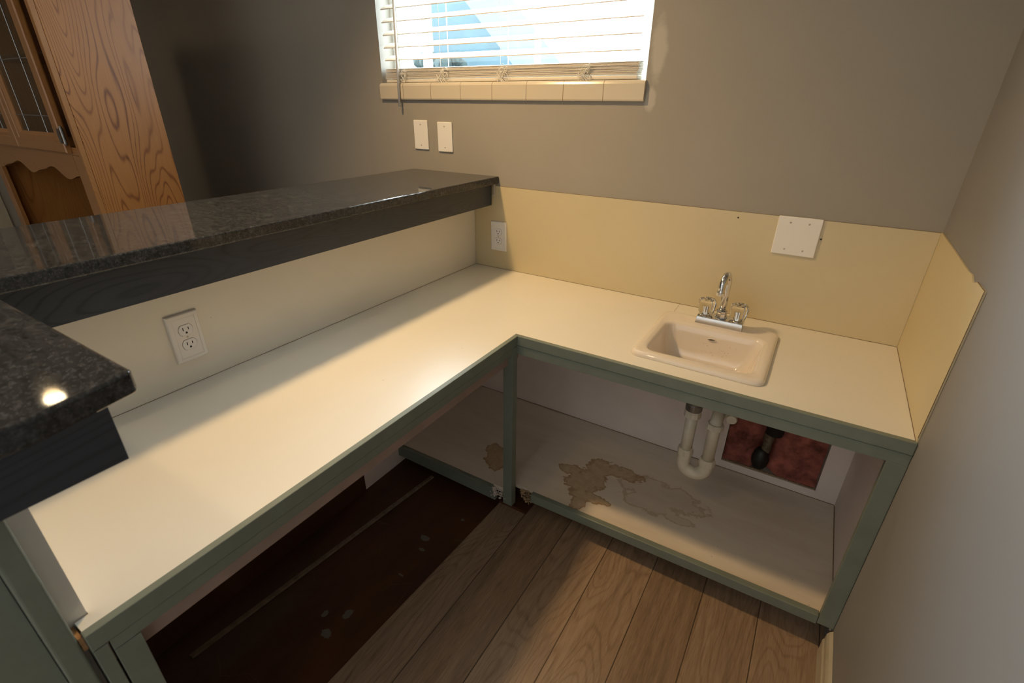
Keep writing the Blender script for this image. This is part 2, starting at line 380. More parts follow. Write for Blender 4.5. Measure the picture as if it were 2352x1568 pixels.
struct(MB().prism([(.505, -.50), (.455, -1.80), (.455, YF), (W, YF), (W, -.0), (.505, -.0)], 2, -.05, .0).obj('floor', M['planks']))
struct(MB().prism([(.505, 0), (.505, -.50), (.455, -1.80), (.455, YF), (XL, YF), (XL, 0)], 2, -.05, -.006).obj('floor', M['oldfloor']))
# half walls carrying the raised bar
struct(MB().box(-.115, 0, -1.86, -.0005, -.006, BZ-.030).obj('wall_bar', M['cabwall']))
struct(MB().box(.0005, .531, -1.86, -1.7145, -.006, BZ-.030).obj('wall_return', M['plate']))
# baseboard on the right wall
struct(MB().prism([(W-.0005, .0), (W-.016, .0), (W-.016, .055), (W-.013, .062), (W-.012, .082), (W-.008, .092), (W-.0005, .100)], 1, YF, -.580).obj('baseboard_right', M['basep']))
struct(MB().box(.0, .007, -1.7140, -.800, -.006, .078).obj('trim_2', M['oldfloor']))

# ------------------------------------------------------------------ window
m = MB(); fy0, fy1 = .085, .118; fw_ = .035
m.box(WX0, WX1, fy0, fy1, WZ0, WZ0+fw_); m.box(WX0, WX1, fy0, fy1, WZ1-fw_, WZ1)
m.box(WX0, WX0+fw_, fy0+.0005, fy1, WZ0+fw_-.001, WZ1-fw_+.001); m.box(WX1-fw_, WX1, fy0+.0005, fy1, WZ0+fw_-.001, WZ1-fw_+.001)
win = m.obj('window_1', M['vinyl']); struct(win)
m = MB(); m.box(-.318, -.284, .09, .112, WZ0+fw_, WZ1-fw_); m.box(.232, .250, .09, .112, WZ0+fw_, WZ1-fw_)
m.box(WX0+fw_, -.318, .09, .112, WZ0+fw_, WZ0+.06); m.obj('sash_frame', M['vinyl'], win, bevel=.002)
B(WX0+fw_, WX1-fw_, .098, .102, WZ0+fw_, WZ1-fw_).obj('glass_pane', M['pane'], win)
m = MB(); m.prism([(.084, 1.478), (.084, 1.460), (-.001, 1.460), (-.001, 1.413), (-.012, 1.413), (-.014, 1.418), (-.014, 1.466), (-.011, 1.473), (-.005, 1.477), (.002, 1.478)], 0, -.491, .711)
sill = m.obj('window_sill', M['tile'], win); lab(sill, 'almond glazed tile sill with thin grout lines')
# outdoors
tag(B(-14, 14, .3, 30, -.5, -.4).obj('ground', M['ground']), 'pale concrete ground outside the window', 'ground', kind='structure')
m = MB(); m.prism([(-5.15, 0.0), (-5.15, 3.4), (-4.95, 3.4), (-3.3, 1.75), (-1.9, 1.0), (-1.2, 0.0)], 1, 6, 8)
tag(m.obj('neighbouring_house', M['house']), 'grey blue gabled house seen through the blind slats', 'house')
random.seed(5); m = MB()
for k in range(60):
    a, b = random.random(), random.random(); c = (-4.85+a*.70, 5.2+random.random()*.3, 1.2+b*.85); r = .06+random.random()*.10
    bmesh.ops.create_icosphere(m.bm, subdivisions=1, radius=r, matrix=Matrix.Translation(c))
m.bm.verts.ensure_lookup_table(); m.box(-4.7, -4.6, 5.3, 5.4, -.41, 1.3)
tag(m.obj('garden_bush', M['bush']), 'dark bush outside the window in front of the grey house', 'bush')

# ------------------------------------------------------------------ window blind
bx0, bx1 = -.466, .676
bl = thing('window_blind', (.11, .03, 1.49), 'off-white horizontal slatted blind hanging in the window above the tile sill', 'blind')
def slat(z, tilt, y=.030, dz=0, dx=0, w=.0495, part='slat'):
    m = MB(); n = 8; top = []; bot = []; th = .0017 if tilt > .1 else .0011
    for i in range(n+1):
        u = (i/n-.5)*w; h = .0022*(1-(2*i/n-1)**2)
        top.append((u*math.cos(tilt)-h*math.sin(tilt)+y, z+u*math.sin(tilt)+h*math.cos(tilt)+th)); bot.append((u*math.cos(tilt)-h*math.sin(tilt)+y, z+u*math.sin(tilt)+h*math.cos(tilt)-th))
    poly = top+bot[::-1]
    m.prism(poly, 0, bx0+dx, bx1+dx); return m.obj(part, M['slat'], bl, smooth=False)
z = 1.5745
while z < 2.09: slat(z, math.radians(25)); z += .0465
random.seed(3)
for k in range(12): slat(1.4945+k*.00335, math.radians(random.uniform(-1, 1)), y=.030+random.uniform(-.0015, .0015), dx=random.uniform(-.004, .004))
B(bx0, bx1, .006, .054, 1.4795, 1.4915).obj('bottom_rail', M['slat'], bl, bevel=.003)
B(WX0+.005, WX1-.005, .004, .06, 2.095, 2.138).obj('head_rail', M['slat'], bl, bevel=.003)
m = MB(); m.tube([(-.352, -.004, 2.09), (-.360, -.018, 1.9), (-.372, -.024, 1.385)], .0050, 8)
lab(m.obj('tilt_wand', M['plate'], bl, smooth=True), 'thin white tilt wand')
for cx in (-.375, -.155, .135, .475):
    m = MB()
    for yy in (.003, .057): m.tube([(cx, yy, 1.535), (cx, yy, 2.095)], .0009, 6)
    m.tube([(cx+.02, .030, 1.535), (cx+.012, .030, 2.095)], .0009, 6); m.obj('ladder_cord', M['cord'], bl)
    m = MB(); pts = []; ph = cx*9
    for i in range(150):
        a = i/150*PI*15+ph; rr = .022*(.35+.65*abs(math.sin(a*.37+ph)))
        pts.append((cx+.012+rr*math.cos(a)+.012*math.sin(i*.09), -.0035-.004*abs(math.sin(a*1.7)), 1.506+rr*.95*math.sin(a*1.13)-.00026*i+.010))
    m.tube(pts, .0010, 5); m.obj('cord_tangle', M['cord'], bl, smooth=True)

# ------------------------------------------------------------------ electrical plates
def screw(m_, x, y, z, ax): m_.lathe((x, y, z), [(.0001, 0), (.0030, 0), (.0030, .0008), (.0022, .0014), (.0001, .0014)], 12, ax)
def plate_frame(n, u0, u1, z0, z1, depth, mat, name, parent, bevel=.0035):
    """n: 'y' -> on back wall facing -y ; 'x' -> on bar wall facing +x"""
    if n == 'y': return MB().box(u0, u1, -depth[1], -depth[0], z0, z1).obj(name, mat, parent, bevel=bevel, seg=3)
    return MB().box(depth[0], depth[1], u0, u1, z0, z1).obj(name, mat, parent, bevel=bevel, seg=3)
def blank(x0, x1, z0, z1, label, xs, back=.0, name='blank_wall_plate', tilt=0, bev=.0045, group=None):
    t = thing(name, ((x0+x1)/2, 0, (z0+z1)/2), label, 'wall plate', group)
    plate_frame('y', x0, x1, z0, z1, (back+.0002, back+.0065), M['plate'], 'plate', t, bev)
    for x in xs:
        for z in ((z0+z1)/2+.042, (z0+z1)/2-.042):
            m = MB(); m.lathe((x, -back-.0076, z), [(.0001, 0), (.0028, 0.0002), (.0032, .0014), (.0001, .0014)], 12, 1)
            o = m.obj('screw', M['screw'], t, smooth=False)
            a = random.uniform(0, 1.2); dx, dz = .0024*math.sin(a), .0024*math.cos(a)
            MB().tube([(x-dx, -back-.0077, z-dz), (x+dx, -back-.0077, z+dz)], .00045, 4).obj('slot', M['slot'], o)
    return t
blank(-.316, -.237, 1.214, 1.333, 'white blank wall plate below the window, left of the pair', [-.2765])
blank(-.183, -.104, 1.210, 1.329, 'white blank wall plate below the window, right of the pair', [-.1435])
blank(1.193, 1.3165, .972, 1.0925, 'wide square double blank plate with four screws above the sink', [1.229, 1.281], back=.004, bev=.003)
def outlet(facing, uc, zc, label, s=1.0):
    """facing 'y': on back splash ; 'x': on bar splash"""
    loc = (uc, -.004, zc) if facing == 'y' else (.004, uc, zc)
    t = thing('wall_outlet', loc, label, 'outlet')
    def P(u, d, z): return (uc+u, -.0043-d, zc+z) if facing == 'y' else (.0043+d, uc+u, zc+z)
    def bx(m, u0, u1, d0, d1, z0, z1):
        a, b = P(u0, d0, z0), P(u1, d1, z1)
        m.box(min(a[0], b[0]), max(a[0], b[0]), min(a[1], b[1]), max(a[1], b[1]), min(a[2], b[2]), max(a[2], b[2])); return m
    w, h = .0385*s, .0635*s
    m = MB(); e = .010
    loops = []
    for d, i in ((0, 0), (.0065, .0008), (.0085, .003), (.0085, e), (.0070, e+.0006), (.0070, e+.0014)):
        loops.append([P(su*(w-i), d, sz*(h-i)) for su, sz in ((-1, -1), (1, -1), (1, 1), (-1, 1))])
    m.loft(loops, True, True, True); m.obj('plate', M['plate'], t)
    m = MB(); bx(m, -(w-e-.0025), w-e-.0025, .0068, .0078, -(h-e-.0025), h-e-.0025); m.obj('inner_plate', M['plate'], t, bevel=.0004)
    for k in (1, -1):
        cz = .0195*k; m = MB(); ring = MB()
        pts = []
        for i in range(40):
            a = 2*PI*i/40; u, z = .0172*math.cos(a), .0172*math.sin(a); z = max(-.0138, min(.0138, z)); pts.append((u, z))
        m.loft([[P(u*g, d, cz+z*g) for u, z in pts] for g, d in ((1, .0074), (1, .0092), (.96, .0096))], True, True, True)
        r = m.obj('receptacle', M['white_plastic'], t)
        ring.tube([P(u*1.03, .0079, cz+z*1.03) for u, z in pts]+[P(pts[0][0]*1.03, .0079, cz+pts[0][1]*1.03)], .00035, 5, False); ring.obj('gap', M['seam'], r)
        sg = -1 if facing == 'x' else 1
        for u, hh in ((-.0064, .0042), (.0064, .0034)):
            mm = MB(); bx(mm, u-.0011, u+.0011, .0090, .0098, cz+.0035-hh, cz+.0035+hh); mm.obj('slot', M['slot'], r)
        mm = MB(); g = []
        for i in range(13):
            a = PI*i/12; g.append((.0024*math.cos(a), -.0068+.0030*math.sin(a)))
        g += [(-.0024, -.0092), (.0024, -.0092)]
        mm.loft([[P(u, d, cz+z) for u, z in g] for d in (.0090, .0098)], True, True, True); mm.obj('ground_hole', M['slot'], r)
    m = MB(); 
    if facing == 'y': m.lathe(P(0, .0092, 0), [(.0001, 0), (.0026, 0), (.0028, .0014), (.0001, .0014)], 12, 1)
    else: m.lathe(P(0, .0078, 0), [(.0001, 0), (.0028, 0), (.0026, .0014), (.0001, .0014)], 12, 0)
    m.obj('screw', M['screw'], t)
    return t
outlet('y', .1325, .880, 'white duplex outlet in the corner on the window wall under the bar end')
outlet('x', -1.265, .866, 'large white duplex outlet on the low wall under the bar, near the left end')

# ------------------------------------------------------------------ raised granite bar
bar = thing('raised_bar', (-.10, -.9, BZ-.038), 'dark granite raised bar top with charcoal wood apron along the left half wall', 'bar top')
SX0, SX1, RX, RY = -.335, .130, .674, -1.602
poly = [(SX0, -.0008), (SX1, -.0008), (SX1, RY), (RX-.007, RY), (RX-.002, RY-.002), (RX, RY-.007), (RX+.022, -1.70), (RX+.032, -2.05), (SX0, -2.05)]
m = MB().prism(poly, 2, BZ-.029, BZ)
lab(m.obj('stone_top', M['granite'], bar, bevel=.004, seg=3), 'polished dark speckled granite slab')
B(.078, .100, -1.625, -.0135, BZ-.118, BZ-.0291).obj('apron_board', M['apron_y'], bar, bevel=.0004)
B(.1002, .628, -1.652, -1.630, BZ-.118, BZ-.0291).obj('apron_board', M['apron_x'], bar, bevel=.0004)
B(.6282, .650, -2.03, -1.630, BZ-.118, BZ-.0291).obj('apron_board', M['apron_y'], bar, bevel=.0004)
m = MB(); m.box(.105, .113, -.010, -.001, BZ-.075, BZ-.030).box(.105, .113, -.020, -.001, BZ-.080, BZ-.074)
tag(m.obj('angle_bracket', M['screw'], bevel=.001), 'small pale angle bracket on the window wall under the granite end', 'bracket')

# ------------------------------------------------------------------ backsplash panels
SB = 'almond laminate backsplash panels'
o = B(.0045, W-.0045, -.004, -.0004, HT+.0005, SPL).obj('backsplash_panel', M['splash']); tag(o, 'long almond laminate backsplash on the window wall behind the sink', 'backsplash')
MB().tube([(.132, -.0042, SPL), (.6, -.0044, SPL+.0006), (1.0, -.004, SPL), (W-.005, -.0044, SPL)], .0005, 5).obj('top_seam', M['seam'], o)
MB().tube([(.007, -.0044, HT+.0006), (.5, -.0044, HT+.0006), (W-.006, -.0044, HT+.0006)], .0007, 5).obj('caulk_line', M['seam'], o)
for x, z in ((1.074, 1.0705), (1.322, 1.033)):
    MB().lathe((x, -.0055, z), [(.0001, 0), (.0028, 0), (.0024, .0016), (.0001, .0016)], 10, 1).obj('nail_hole', M['slot'], o)
o = B(.0004, .004, -1.7135, -.0045, HT+.0005, BZ-.031).obj('backsplash_panel', M['laminate']); tag(o, 'low almond panel on the half wall beneath the granite bar', 'backsplash')
MB().tube([(.0044, -.007, HT+.0006), (.0044, -.8, HT+.0006), (.0044, -1.712, HT+.0006)], .0006, 5).obj('caulk_line', M['seam'], o)
o = MB().prism([(-.0005, HT+.0005), (-.566, HT+.0005), (-.566, SPL), (-.500, SPL-.001), (-.470, SPL-.010), (-.440, SPL-.001), (-.400, SPL-.003), (-.18, SPL-.0005), (-.0005, SPL)], 0, W-.004, W-.0004).obj('backsplash_panel', M['splash']); tag(o, 'short side backsplash on the right wall at the counter end, chipped along its top', 'backsplash')
MB().tube([(W-.0042, -.5668, HT+.012), (W-.0042, -.5664, SPL-.001)], .0007, 5).obj('edge_seam', M['seam'], o)
MB().tube([(W-.0044, -.007, HT+.0006), (W-.0044, -.560, HT+.0006)], .0008, 5).obj('caulk_line', M['seam'], o)
MB().tube([(W-.0035, -.566, SPL), (W-.0035, -.500, SPL-.0005)], .0009, 5).obj('edge_seam', M['seam'], o)

# ------------------------------------------------------------------ countertop (with the sink cut out)
KX0, KX1, KY0, KY1 = .928, 1.268, -.480, -.140
X1, Y1 = .557, -.559
ct = thing('laminate_countertop', (.3, -.3, HT-.03), 'cream L-shaped laminate countertop with painted sage green edge strip', 'countertop')
m = MB(); zb = HT-.030
m.box(.0005, X1, -1.7138, Y1, zb, HT); m.box(.533, X1, -1.731, -1.7138, zb, HT)
m.box(.0005, KX0, Y1, -.0005, zb, HT); m.box(KX1, W-.0005, Y1, -.0005, zb, HT)
m.box(KX0, KX1, Y1, KY0, zb, HT); m.box(KX0, KX1, KY1, -.0005, zb, HT)
m.obj('laminate_surface', M['laminate'], ct)
nz0, nz1 = HT-.032, HT+.001
m = MB(); m.prism([(X1, -1.733), (X1, Y1), (W-.001, Y1), (W-.001, Y1-.015), (X1+.015, Y1-.015), (X1+.015, -1.733)], 2, nz0, nz1)
lab(m.obj('edge_strip', M['green'], ct, bevel=.0015), 'sage green painted edge strip')
MB().tube([(.937, -.006, HT+.0002), (.937, -.126, HT+.0002)], .0005, 4).obj('seam_line', M['grout'], ct)

# ------------------------------------------------------------------ cabinet frame
cab = thing('base_cabinet', (.8, -.3, 0), 'doorless sage green corner cabinet frame under the countertop with a stained white shelf', 'cabinet')
FX, FY = X1+.013, Y1-.013
B(FX-.018, FX, -1.7125, FY-.0285, .679, nz0-.0015).obj('top_rail', M['green'], cab, bevel=.001)
B(FX-.034, W-.001, FY, FY+.018, .671, nz0-.0015).obj('top_rail', M['green'], cab, bevel=.001)
m = MB().box(FX-.038, FX-.0185, -1.676, FY+.0385, .636, nz0-.0015).box(FX-.0185, W-.001, FY+.0185, FY+.0385, .680, nz0-.0015)
lab(m.obj('inner_rail', M['rawrail'], cab), 'unpainted pinkish rail back')

m = MB(); m.box(FX-.036, FX+.002, -.600, -.5725, .036, nz0-.002)
m.obj('corner_post', M['green'], cab, bevel=.001)
B(FX-.02, FX+.001, -1.7125, -1.678, .0, .6785).obj('stile', M['green'], cab, bevel=.001)
m = MB(); m.box(W-.041, W-.001, FY-.001, FY+.018, .098, .6708); m.obj('stile', M['green'], cab, bevel=.001)
# shelf (cabinet floor)
zF, zK = .106, .084
m = MB(); m.hexa([(.0015, FY+.022, zF-.016), (.60, FY+.022, zF-.016), (.60, -.0015, zK-.016), (.0015, -.0015, zK-.016), (.0015, FY+.022, zF), (.60, FY+.022, zF), (.60, -.0015, zK), (.0015, -.0015, zK)])
m = MB()
zL = .086
m.hexa([(.0015, -.585, zL-.016), (.525, -.585, zL-.016), (.525, -.0015, zK-.016), (.0015, -.0015, zK-.016), (.0015, -.585, zL), (.525, -.585, zL+.006), (.525, -.0015, zK), (.0015, -.0015, zK)])
m.hexa([(.525, FY+.022, zF-.018), (W-.0055, FY+.022, zF-.016), (W-.0055, -.0015, zK-.016), (.525, -.0015, zK-.016), (.525, FY+.022, zF-.005), (W-.0055, FY+.022, zF), (W-.0055, -.0015, zK), (.525, -.0015, zK)])
lab(m.obj('shelf', M['cabfloor'], cab), 'white cabinet shelf with brown water stains')
m = MB(); m.hexa([(.0015, -.604, .036), (.500, -.604, .034), (.500, -.5855, .034), (.0015, -.5855, .036), (.0015, -.604, .088), (.482, -.604, .091), (.482, -.5855, .091), (.0015, -.5855, .088)])
m.obj('bottom_rail', M['green'], cab, bevel=.002)
m = MB(); m.hexa([(.636, FY, .068), (W-.042, FY, .090), (W-.042, FY+.021, .090), (.636, FY+.021, .068), (.636, FY, .104), (W-.042, FY, .124), (W-.042, FY+.021, .124), (.636, FY+.021, .104)])
m.obj('bottom_rail', M['green'], cab, bevel=.002)
B(.51, W-.03, -.47, -.455, .0, .078).obj('toe_kick', M['oak_dark'], cab)
# back and side linings
m = MB(); yb = -.0012
m.box(.0015, HX0, yb-.003, yb, zK, zb-.001); m.box(HX1, W-.0055, yb-.003, yb, zK, zb-.001); m.box(HX0, HX1, yb-.003, yb, zK, HZ0); m.box(HX0, HX1, yb-.003, yb, HZ1, zb-.001)
m.obj('back_panel', M['cabwall'], cab)
B(W-.005, W-.001, FY+.019, -.0015, .07, zb-.001).obj('side_panel', M['cabwall'], cab)
B(.0005, .0045, -.798, -.0045, -.005, zb-.001).obj('side_panel', M['cabwall'], cab)
MB().tube([(.006, -.0055, zK+.001), (.5, -.0055, zK+.0015), (1.1, -.0052, zK+.0012), (W-.008, -.0055, zK+.001)], .0013, 5).obj('dirt_seam', M['seam'], cab)
MB().tube([(W-.0062, -.008, zK+.001), (W-.0062, -.54, zF)], .0014, 5).obj('dirt_seam', M['seam'], cab)
MB().tube([(.0062, -.008, zK+.001), (.0062, -.58, zL+.001)], .0014, 5).obj('dirt_seam', M['seam'], cab)
# crumbled board around the post foot
random.seed(11)
def rubble(name, mat, spots, parent, rmin=.0012, rmax=.0048, n=80, lbl=None):
    m = MB()
    for (x0, x1, y0, y1, z0, z1) in spots:
        for k in range(n):
            c = (random.uniform(x0, x1), random.uniform(y0, y1), random.uniform(z0, z1)); r = random.uniform(rmin, rmax)
            bmesh.ops.create_icosphere(m.bm, subdivisions=1, radius=r, matrix=Matrix.Translation(c) @ Matrix.Rotation(random.random()*3, 4, (.3, .5, .8)) @ Matrix.Diagonal((1.5, 1, .6, 1)))
    o = m.obj(name, mat, parent); o['kind'] = 'stuff'
    if lbl: lab(o, lbl)
    return o
rubble('broken_edge', M['chipboard'], [(.588, .634, -.570, -.540, .070, .098), (.60, .636, -.566, -.545, .045, .075)], cab, lbl='crumbling brown particle board edge')
rubble('broken_edge', M['plaster'], [(.485, .545, -.602, -.580, .052, .088), (.478, .498, -.603, -.586, .036, .086)], cab, lbl='crumbling white board edge')
B(.50, .62, -.575, -.50, -.0055, .0125).obj('foot_block', M['oak_dark'], cab)

# green end panel left of the counter
ep = thing('end_panel', (.5, -1.9, 0), 'tall sage green end panel at the left edge, beside the counter end', 'panel')
B(.535, .566, -1.766, -1.7395, 0, BZ-.122).obj('stile', M['green'], ep, bevel=.004, seg=3)
B(.535, .556, -2.40, -1.7665, 0, BZ-.122).obj('panel_board', M['green'], ep, bevel=.001)
B(.533, .562, -1.7388, -1.7335, .705, HT-.004).obj('bare_edge', M['raw_wood'], ep)
B(.535, .570, -1.7325, -1.7150, 0.0, .700).obj('filler_strip', M['green'], ep, bevel=.001)

# strip on the old floor
m = MB(); m.hexa([(.084, -1.534, -.0055), (.097, -1.532, -.0055), (.190, -.60, -.0055), (.178, -.60, -.0055), (.084, -1.534, .003), (.097, -1.532, .003), (.190, -.60, .003), (.178, -.60, .003)])
tag(m.obj('floor_strip', M['strip']), 'long thin pale wooden strip lying on the dark brown floor under the counter', 'strip')

# ------------------------------------------------------------------ sink
def rrect(x0, x1, y0, y1, r, z, n=8):
    pts = []
    for cx, cy, a0 in ((x1-r, y1-r, 0), (x0+r, y1-r, 90), (x0+r, y0+r, 180), (x1-r, y0+r, 270)):
        for i in range(n+1):
            a = math.radians(a0+90*i/n); pts.append((cx+r*math.cos(a), cy+r*math.sin(a), z))
    return pts
sink = thing('bar_sink', (1.098, -.31, HT), 'small almond porcelain drop-in sink set in the cream countertop', 'sink')
ox0, ox1, oy0, oy1 = .914, 1.282, -.500, -.118
ix0, ix1, iy0, iy1 = .950, 1.246, -.458, -.212
def off(d, z, r): return rrect(ox0+d, ox1-d, oy0+d, oy1-d, r, z)
def inn(d, z, r, k=0): return rrect(ix0+d, ix1-d, iy0+d, iy1-d-k, r, z)
loops = [off(0, HT+.0006, .030), off(.0, HT+.006, .030), off(.002, HT+.0105, .029), off(.006, HT+.0135, .027), off(.012, HT+.0150, .024),
         off(.020, HT+.0145, .022), inn(-.014, HT+.0135, .036), inn(-.007, HT+.0125, .034), inn(-.002, HT+.009, .033), inn(.001, HT+.003, .032), inn(.005, HT-.02, .034),
         inn(.013, HT-.06, .036), inn(.026, HT-.098, .040), inn(.040, HT-.110, .042), inn(.065, HT-.118, .035), inn(.10, HT-.122, .02)]
m = MB().loft(loops, True, False, True)
m.loft([off(.018, HT+.0005, .02), inn(-.008, HT-.03, .034), inn(.005, HT-.08, .036), inn(.020, HT-.125, .038), inn(.09, HT-.135, .02)], True, False, True)
lab(m.obj('basin', M['porcelain'], sink, smooth=True), 'glossy almond basin with rounded rim')
# overflow slot
m = MB(); pts = [(1.098+.0125*math.cos(a)*(1 if True else 1), HT-.020+.0045*math.sin(a)) for a in [2*PI*i/20 for i in range(20)]]
m.tube([(u, iy1-.0075, z) for u, z in pts]+[(pts[0][0], iy1-.0075, pts[0][1])], .0016, 6, False); m.obj('overflow_ring', M['porcelain'], sink, smooth=True)
m = MB(); m.prism([(1.098+(u-1.098)*.8, HT-.020+(z-HT+.020)*.8) for u, z in pts], 1, iy1-.0085, iy1-.004); m.obj('overflow_slot', M['steel'], sink)
m = MB(); m.lathe((1.098, -.335, HT-.1225), [(.0001, .001), (.014, .001), (.018, .003), (.0225, .003), (.023, 0)], 24); m.obj('drain', M['chrome'], sink, smooth=True)
random.seed(21); m = MB()
for k in range(34):
    x = random.gauss(1.11, .035); zz = HT-.03-abs(random.gauss(.03, .03)); yy = iy1-.006-(HT-zz)*.14
    if zz > HT-.085: bmesh.ops.create_icosphere(m.bm, subdivisions=1, radius=random.uniform(.0005, .0011), matrix=Matrix.Translation((x, yy, zz)))
m.obj('rust_specks', M['dirt'], sink)['kind'] = 'stuff'
# faucet
fz = HT+.0135
fc = thing('faucet', (1.1025, -.150, fz), 'chrome gooseneck bar faucet with two clear acrylic knobs behind the sink', 'faucet')
m = MB(); fx0, fx1, fya, fyb = 1.028, 1.177, -.184, -.128
m.hexa([(fx0, fya, fz), (fx1, fya, fz), (fx1, fyb, fz), (fx0, fyb, fz), (fx0+.003, fya+.004, fz+.024), (fx1-.003, fya+.004, fz+.024), (fx1-.003, fyb, fz+.027), (fx0+.003, fyb, fz+.027)])
m.obj('base', M['chrome'], fc, bevel=.0018)
fcx, fcy = 1.1025, -.153; tz = fz+.025
m = MB(); m.lathe((fcx, fcy, tz), [(.0001, 0), (.019, 0), (.0195, .002), (.0175, .005), (.0165, .016), (.0178, .019), (.0178, .024), (.013, .028), (.0001, .028)], 8, 2)
m.obj('collar', M['chrome'], fc, bevel=.001)
R = .0335; topz = .888
pts = [(fcx, fcy, tz+.02), (fcx, fcy, .83), (fcx, fcy, .87)]
for i in range(0, 21):
    a = PI*i/20*1.03; pts.append((fcx-.10*R*(1-math.cos(a)), fcy-R*(1-math.cos(a)), topz+R*math.sin(a)*1.15))
pts.append((fcx-.0070, pts[-1][1]-.0005, pts[-1][2]-.004))
m = MB().tube(pts, .0112, 18); m.obj('spout', M['chrome'], fc, smooth=True)
e = Vector(pts[-1]); m = MB().tube([e+Vector((0, 0, .006)), e+Vector((0, 0, .001)), e, e+Vector((0, 0, -.010)), e+Vector((0, 0, -.011))], [.0112, .0122, .0130, .0130, .010], 18); m.obj('aerator', M['chrome'], fc, smooth=False)
for hx in (1.053, 1.152):
    m = MB(); m.lathe((hx, fcy, tz-.001), [(.0001, 0), (.019, 0), (.020, .002), (.017, .005), (.008, .006), (.007, .034), (.0001, .034)], 24); k = m.obj('valve_stem', M['chrome'], fc, smooth=False)
    def wob(a, h): return 1+.045*math.cos(8*a)
    m = MB(); m.lathe((hx, fcy, tz+.0062), [(.0085, 0.0), (.0215, .0), (.0235, .004), (.0265, .024), (.0280, .034), (.0275, .041), (.0235, .0475), (.0145, .0495), (.0135, .0485), (.0001, .0485)], 48, wob=wob)
    lab(m.obj('knob', M['acrylic'], fc, smooth=False), 'clear faceted acrylic knob')
    MB().lathe((hx, fcy, tz+.0560), [(.0001, 0), (.0030, 0), (.0030, .001), (.0001, .001)], 12).obj('knob_cap', M['steel'], fc)

# ------------------------------------------------------------------ drain trap below the sink
tx, ty, rx2 = 1.0975, -.310, 1.173
tr = thing('drain_trap', (tx, ty, .60), 'white plastic P-trap drain pipe hanging under the sink', 'pipe')
m = MB(); m.tube([(tx, ty, HT-.124), (tx, ty, .505)], .024, 20); m.lathe((tx, ty, .497), [(.0001, 0), (.026, 0), (.027, .003), (.027, .022), (.024, .026), (.0001, .026)], 24); m.obj('drain_flange', M['steel'], tr, bevel=.0005)
def nut(cx, cy, z, h, r, name='slip_nut'):
    m = MB(); m.lathe((cx, cy, z), [(.0205, 0), (r, 0), (r, h*.7), (r-.0025, h), (.0205, h)], 48, wob=lambda a, hh: 1+(.045 if math.cos(8*a) > .75 else 0)); m.obj(name, M['pvc'], tr)
nut(tx, ty, .472, .024, .0265)
m = MB(); m.tube([(tx, ty, .497), (tx, ty, .30)], .0193, 24); m.obj('tailpiece', M['pvc'], tr, smooth=True)
hz = .318; Rb = (rx2-tx)/2
pts = [(tx, ty, hz+.012), (tx, ty, hz-.02)]
for i in range(1, 24):
    a = PI*i/24; pts.append((tx+Rb*(1-math.cos(a)), ty, hz-.034-Rb*math.sin(a)*.92))
pts += [(rx2, ty, hz-.030), (rx2, ty, hz-.004)]
m = MB().tube(pts, .0222, 24); m.obj('trap_bend', M['pvc'], tr, smooth=True)
nut(rx2, ty, .452, .018, .0265)
nut(tx, ty, hz, .026, .0255); nut(rx2, ty, hz-.018, .026, .0255)
pts = [(rx2, ty, hz), (rx2, ty, .455)]
for i in range(1, 10):
    a = PI/2*i/9; pts.append((rx2, ty+.035*(1-math.cos(a)), .455+.035*math.sin(a)))
pts += [(rx2, -.20, .490), (rx2, -.006, .492)]
m = MB().tube(pts, .0193, 24); m.obj('trap_arm', M['pvc'], tr, smooth=True)
m = MB(); m.lathe((rx2, -.262, .490), [(.0205, 0), (.0285, 0), (.0285, .018), (.026, .024), (.0205, .024)], 48, 1, wob=lambda a, hh: 1+(.045 if math.cos(8*a) > .75 else 0)); m.obj('slip_nut', M['pvc'], tr)
# shut-off valve beside it
sv = thing('shutoff_valve', (1.225, -.25, .49), 'small round white valve handle beside the drain pipe under the sink', 'valve')
m = MB(); m.lathe((1.215, -.300, .492), [(.006, 0), (.015, 0), (.0165, .003), (.0165, .008), (.006, .010)], 24, 1); m.obj('handle', M['pvc'], sv)
m = MB(); m.lathe((1.215, -.291, .492), [(.0001, 0), (.0055, 0), (.0055, .05), (.009, .05), (.009, .08), (.0001, .08)], 16, 1); m.tube([(1.215, -.25, .49), (1.215, -.25, .59)], .004, 8); m.tube([(1.215, -.215, .492), (1.215, -.12, .492), (1.215, -.004, .50)], .006, 10); m.obj('valve_body', M['brass'], sv)

# insulation and old pipe inside the hole
random.seed(4)
m = MB(); nx, nz = 46, 46; hx0, hx1, hz0, hz1 = HX0+.001, HX1-.001, HZ0+.001, HZ1-.001
from mathutils import noise as mnoise
def ins(x, z):
    ch = math.exp(-((x-1.338)/.034)**2)*.050
    return .040+ch-.034*math.exp(-((z-hz0)/.016)**2)+.026*mnoise.noise((x*15, z*12, 0))+.012*mnoise.noise((x*42, z*38, 3))+.005*mnoise.noise((x*110, z*100, 5))
g = [[(hx0+(hx1-hx0)*i/nx, min(.112, max(.006, ins(hx0+(hx1-hx0)*i/nx, hz0+(hz1-hz0)*j/nz))), hz0+(hz1-hz0)*j/nz) for i in range(nx+1)] for j in range(nz+1)]
m.loft(g, close=False)
m.box(hx0, hx1, .113, .118, hz0, hz1)
tag(m.obj('wall_insulation', M['insul'], smooth=True), 'pink fibreglass insulation showing in the hole cut in the wall under the sink', 'insulation')
pp = thing('wall_pipe', (1.35, .04, .14), 'dark capped pipe stub inside the hole between the pink insulation', 'pipe')
m = MB(); m.tube([(1.355, .035, .469), (1.350, .032, .285)], .030, 18); m.obj('riser', M['black'], pp, smooth=True)
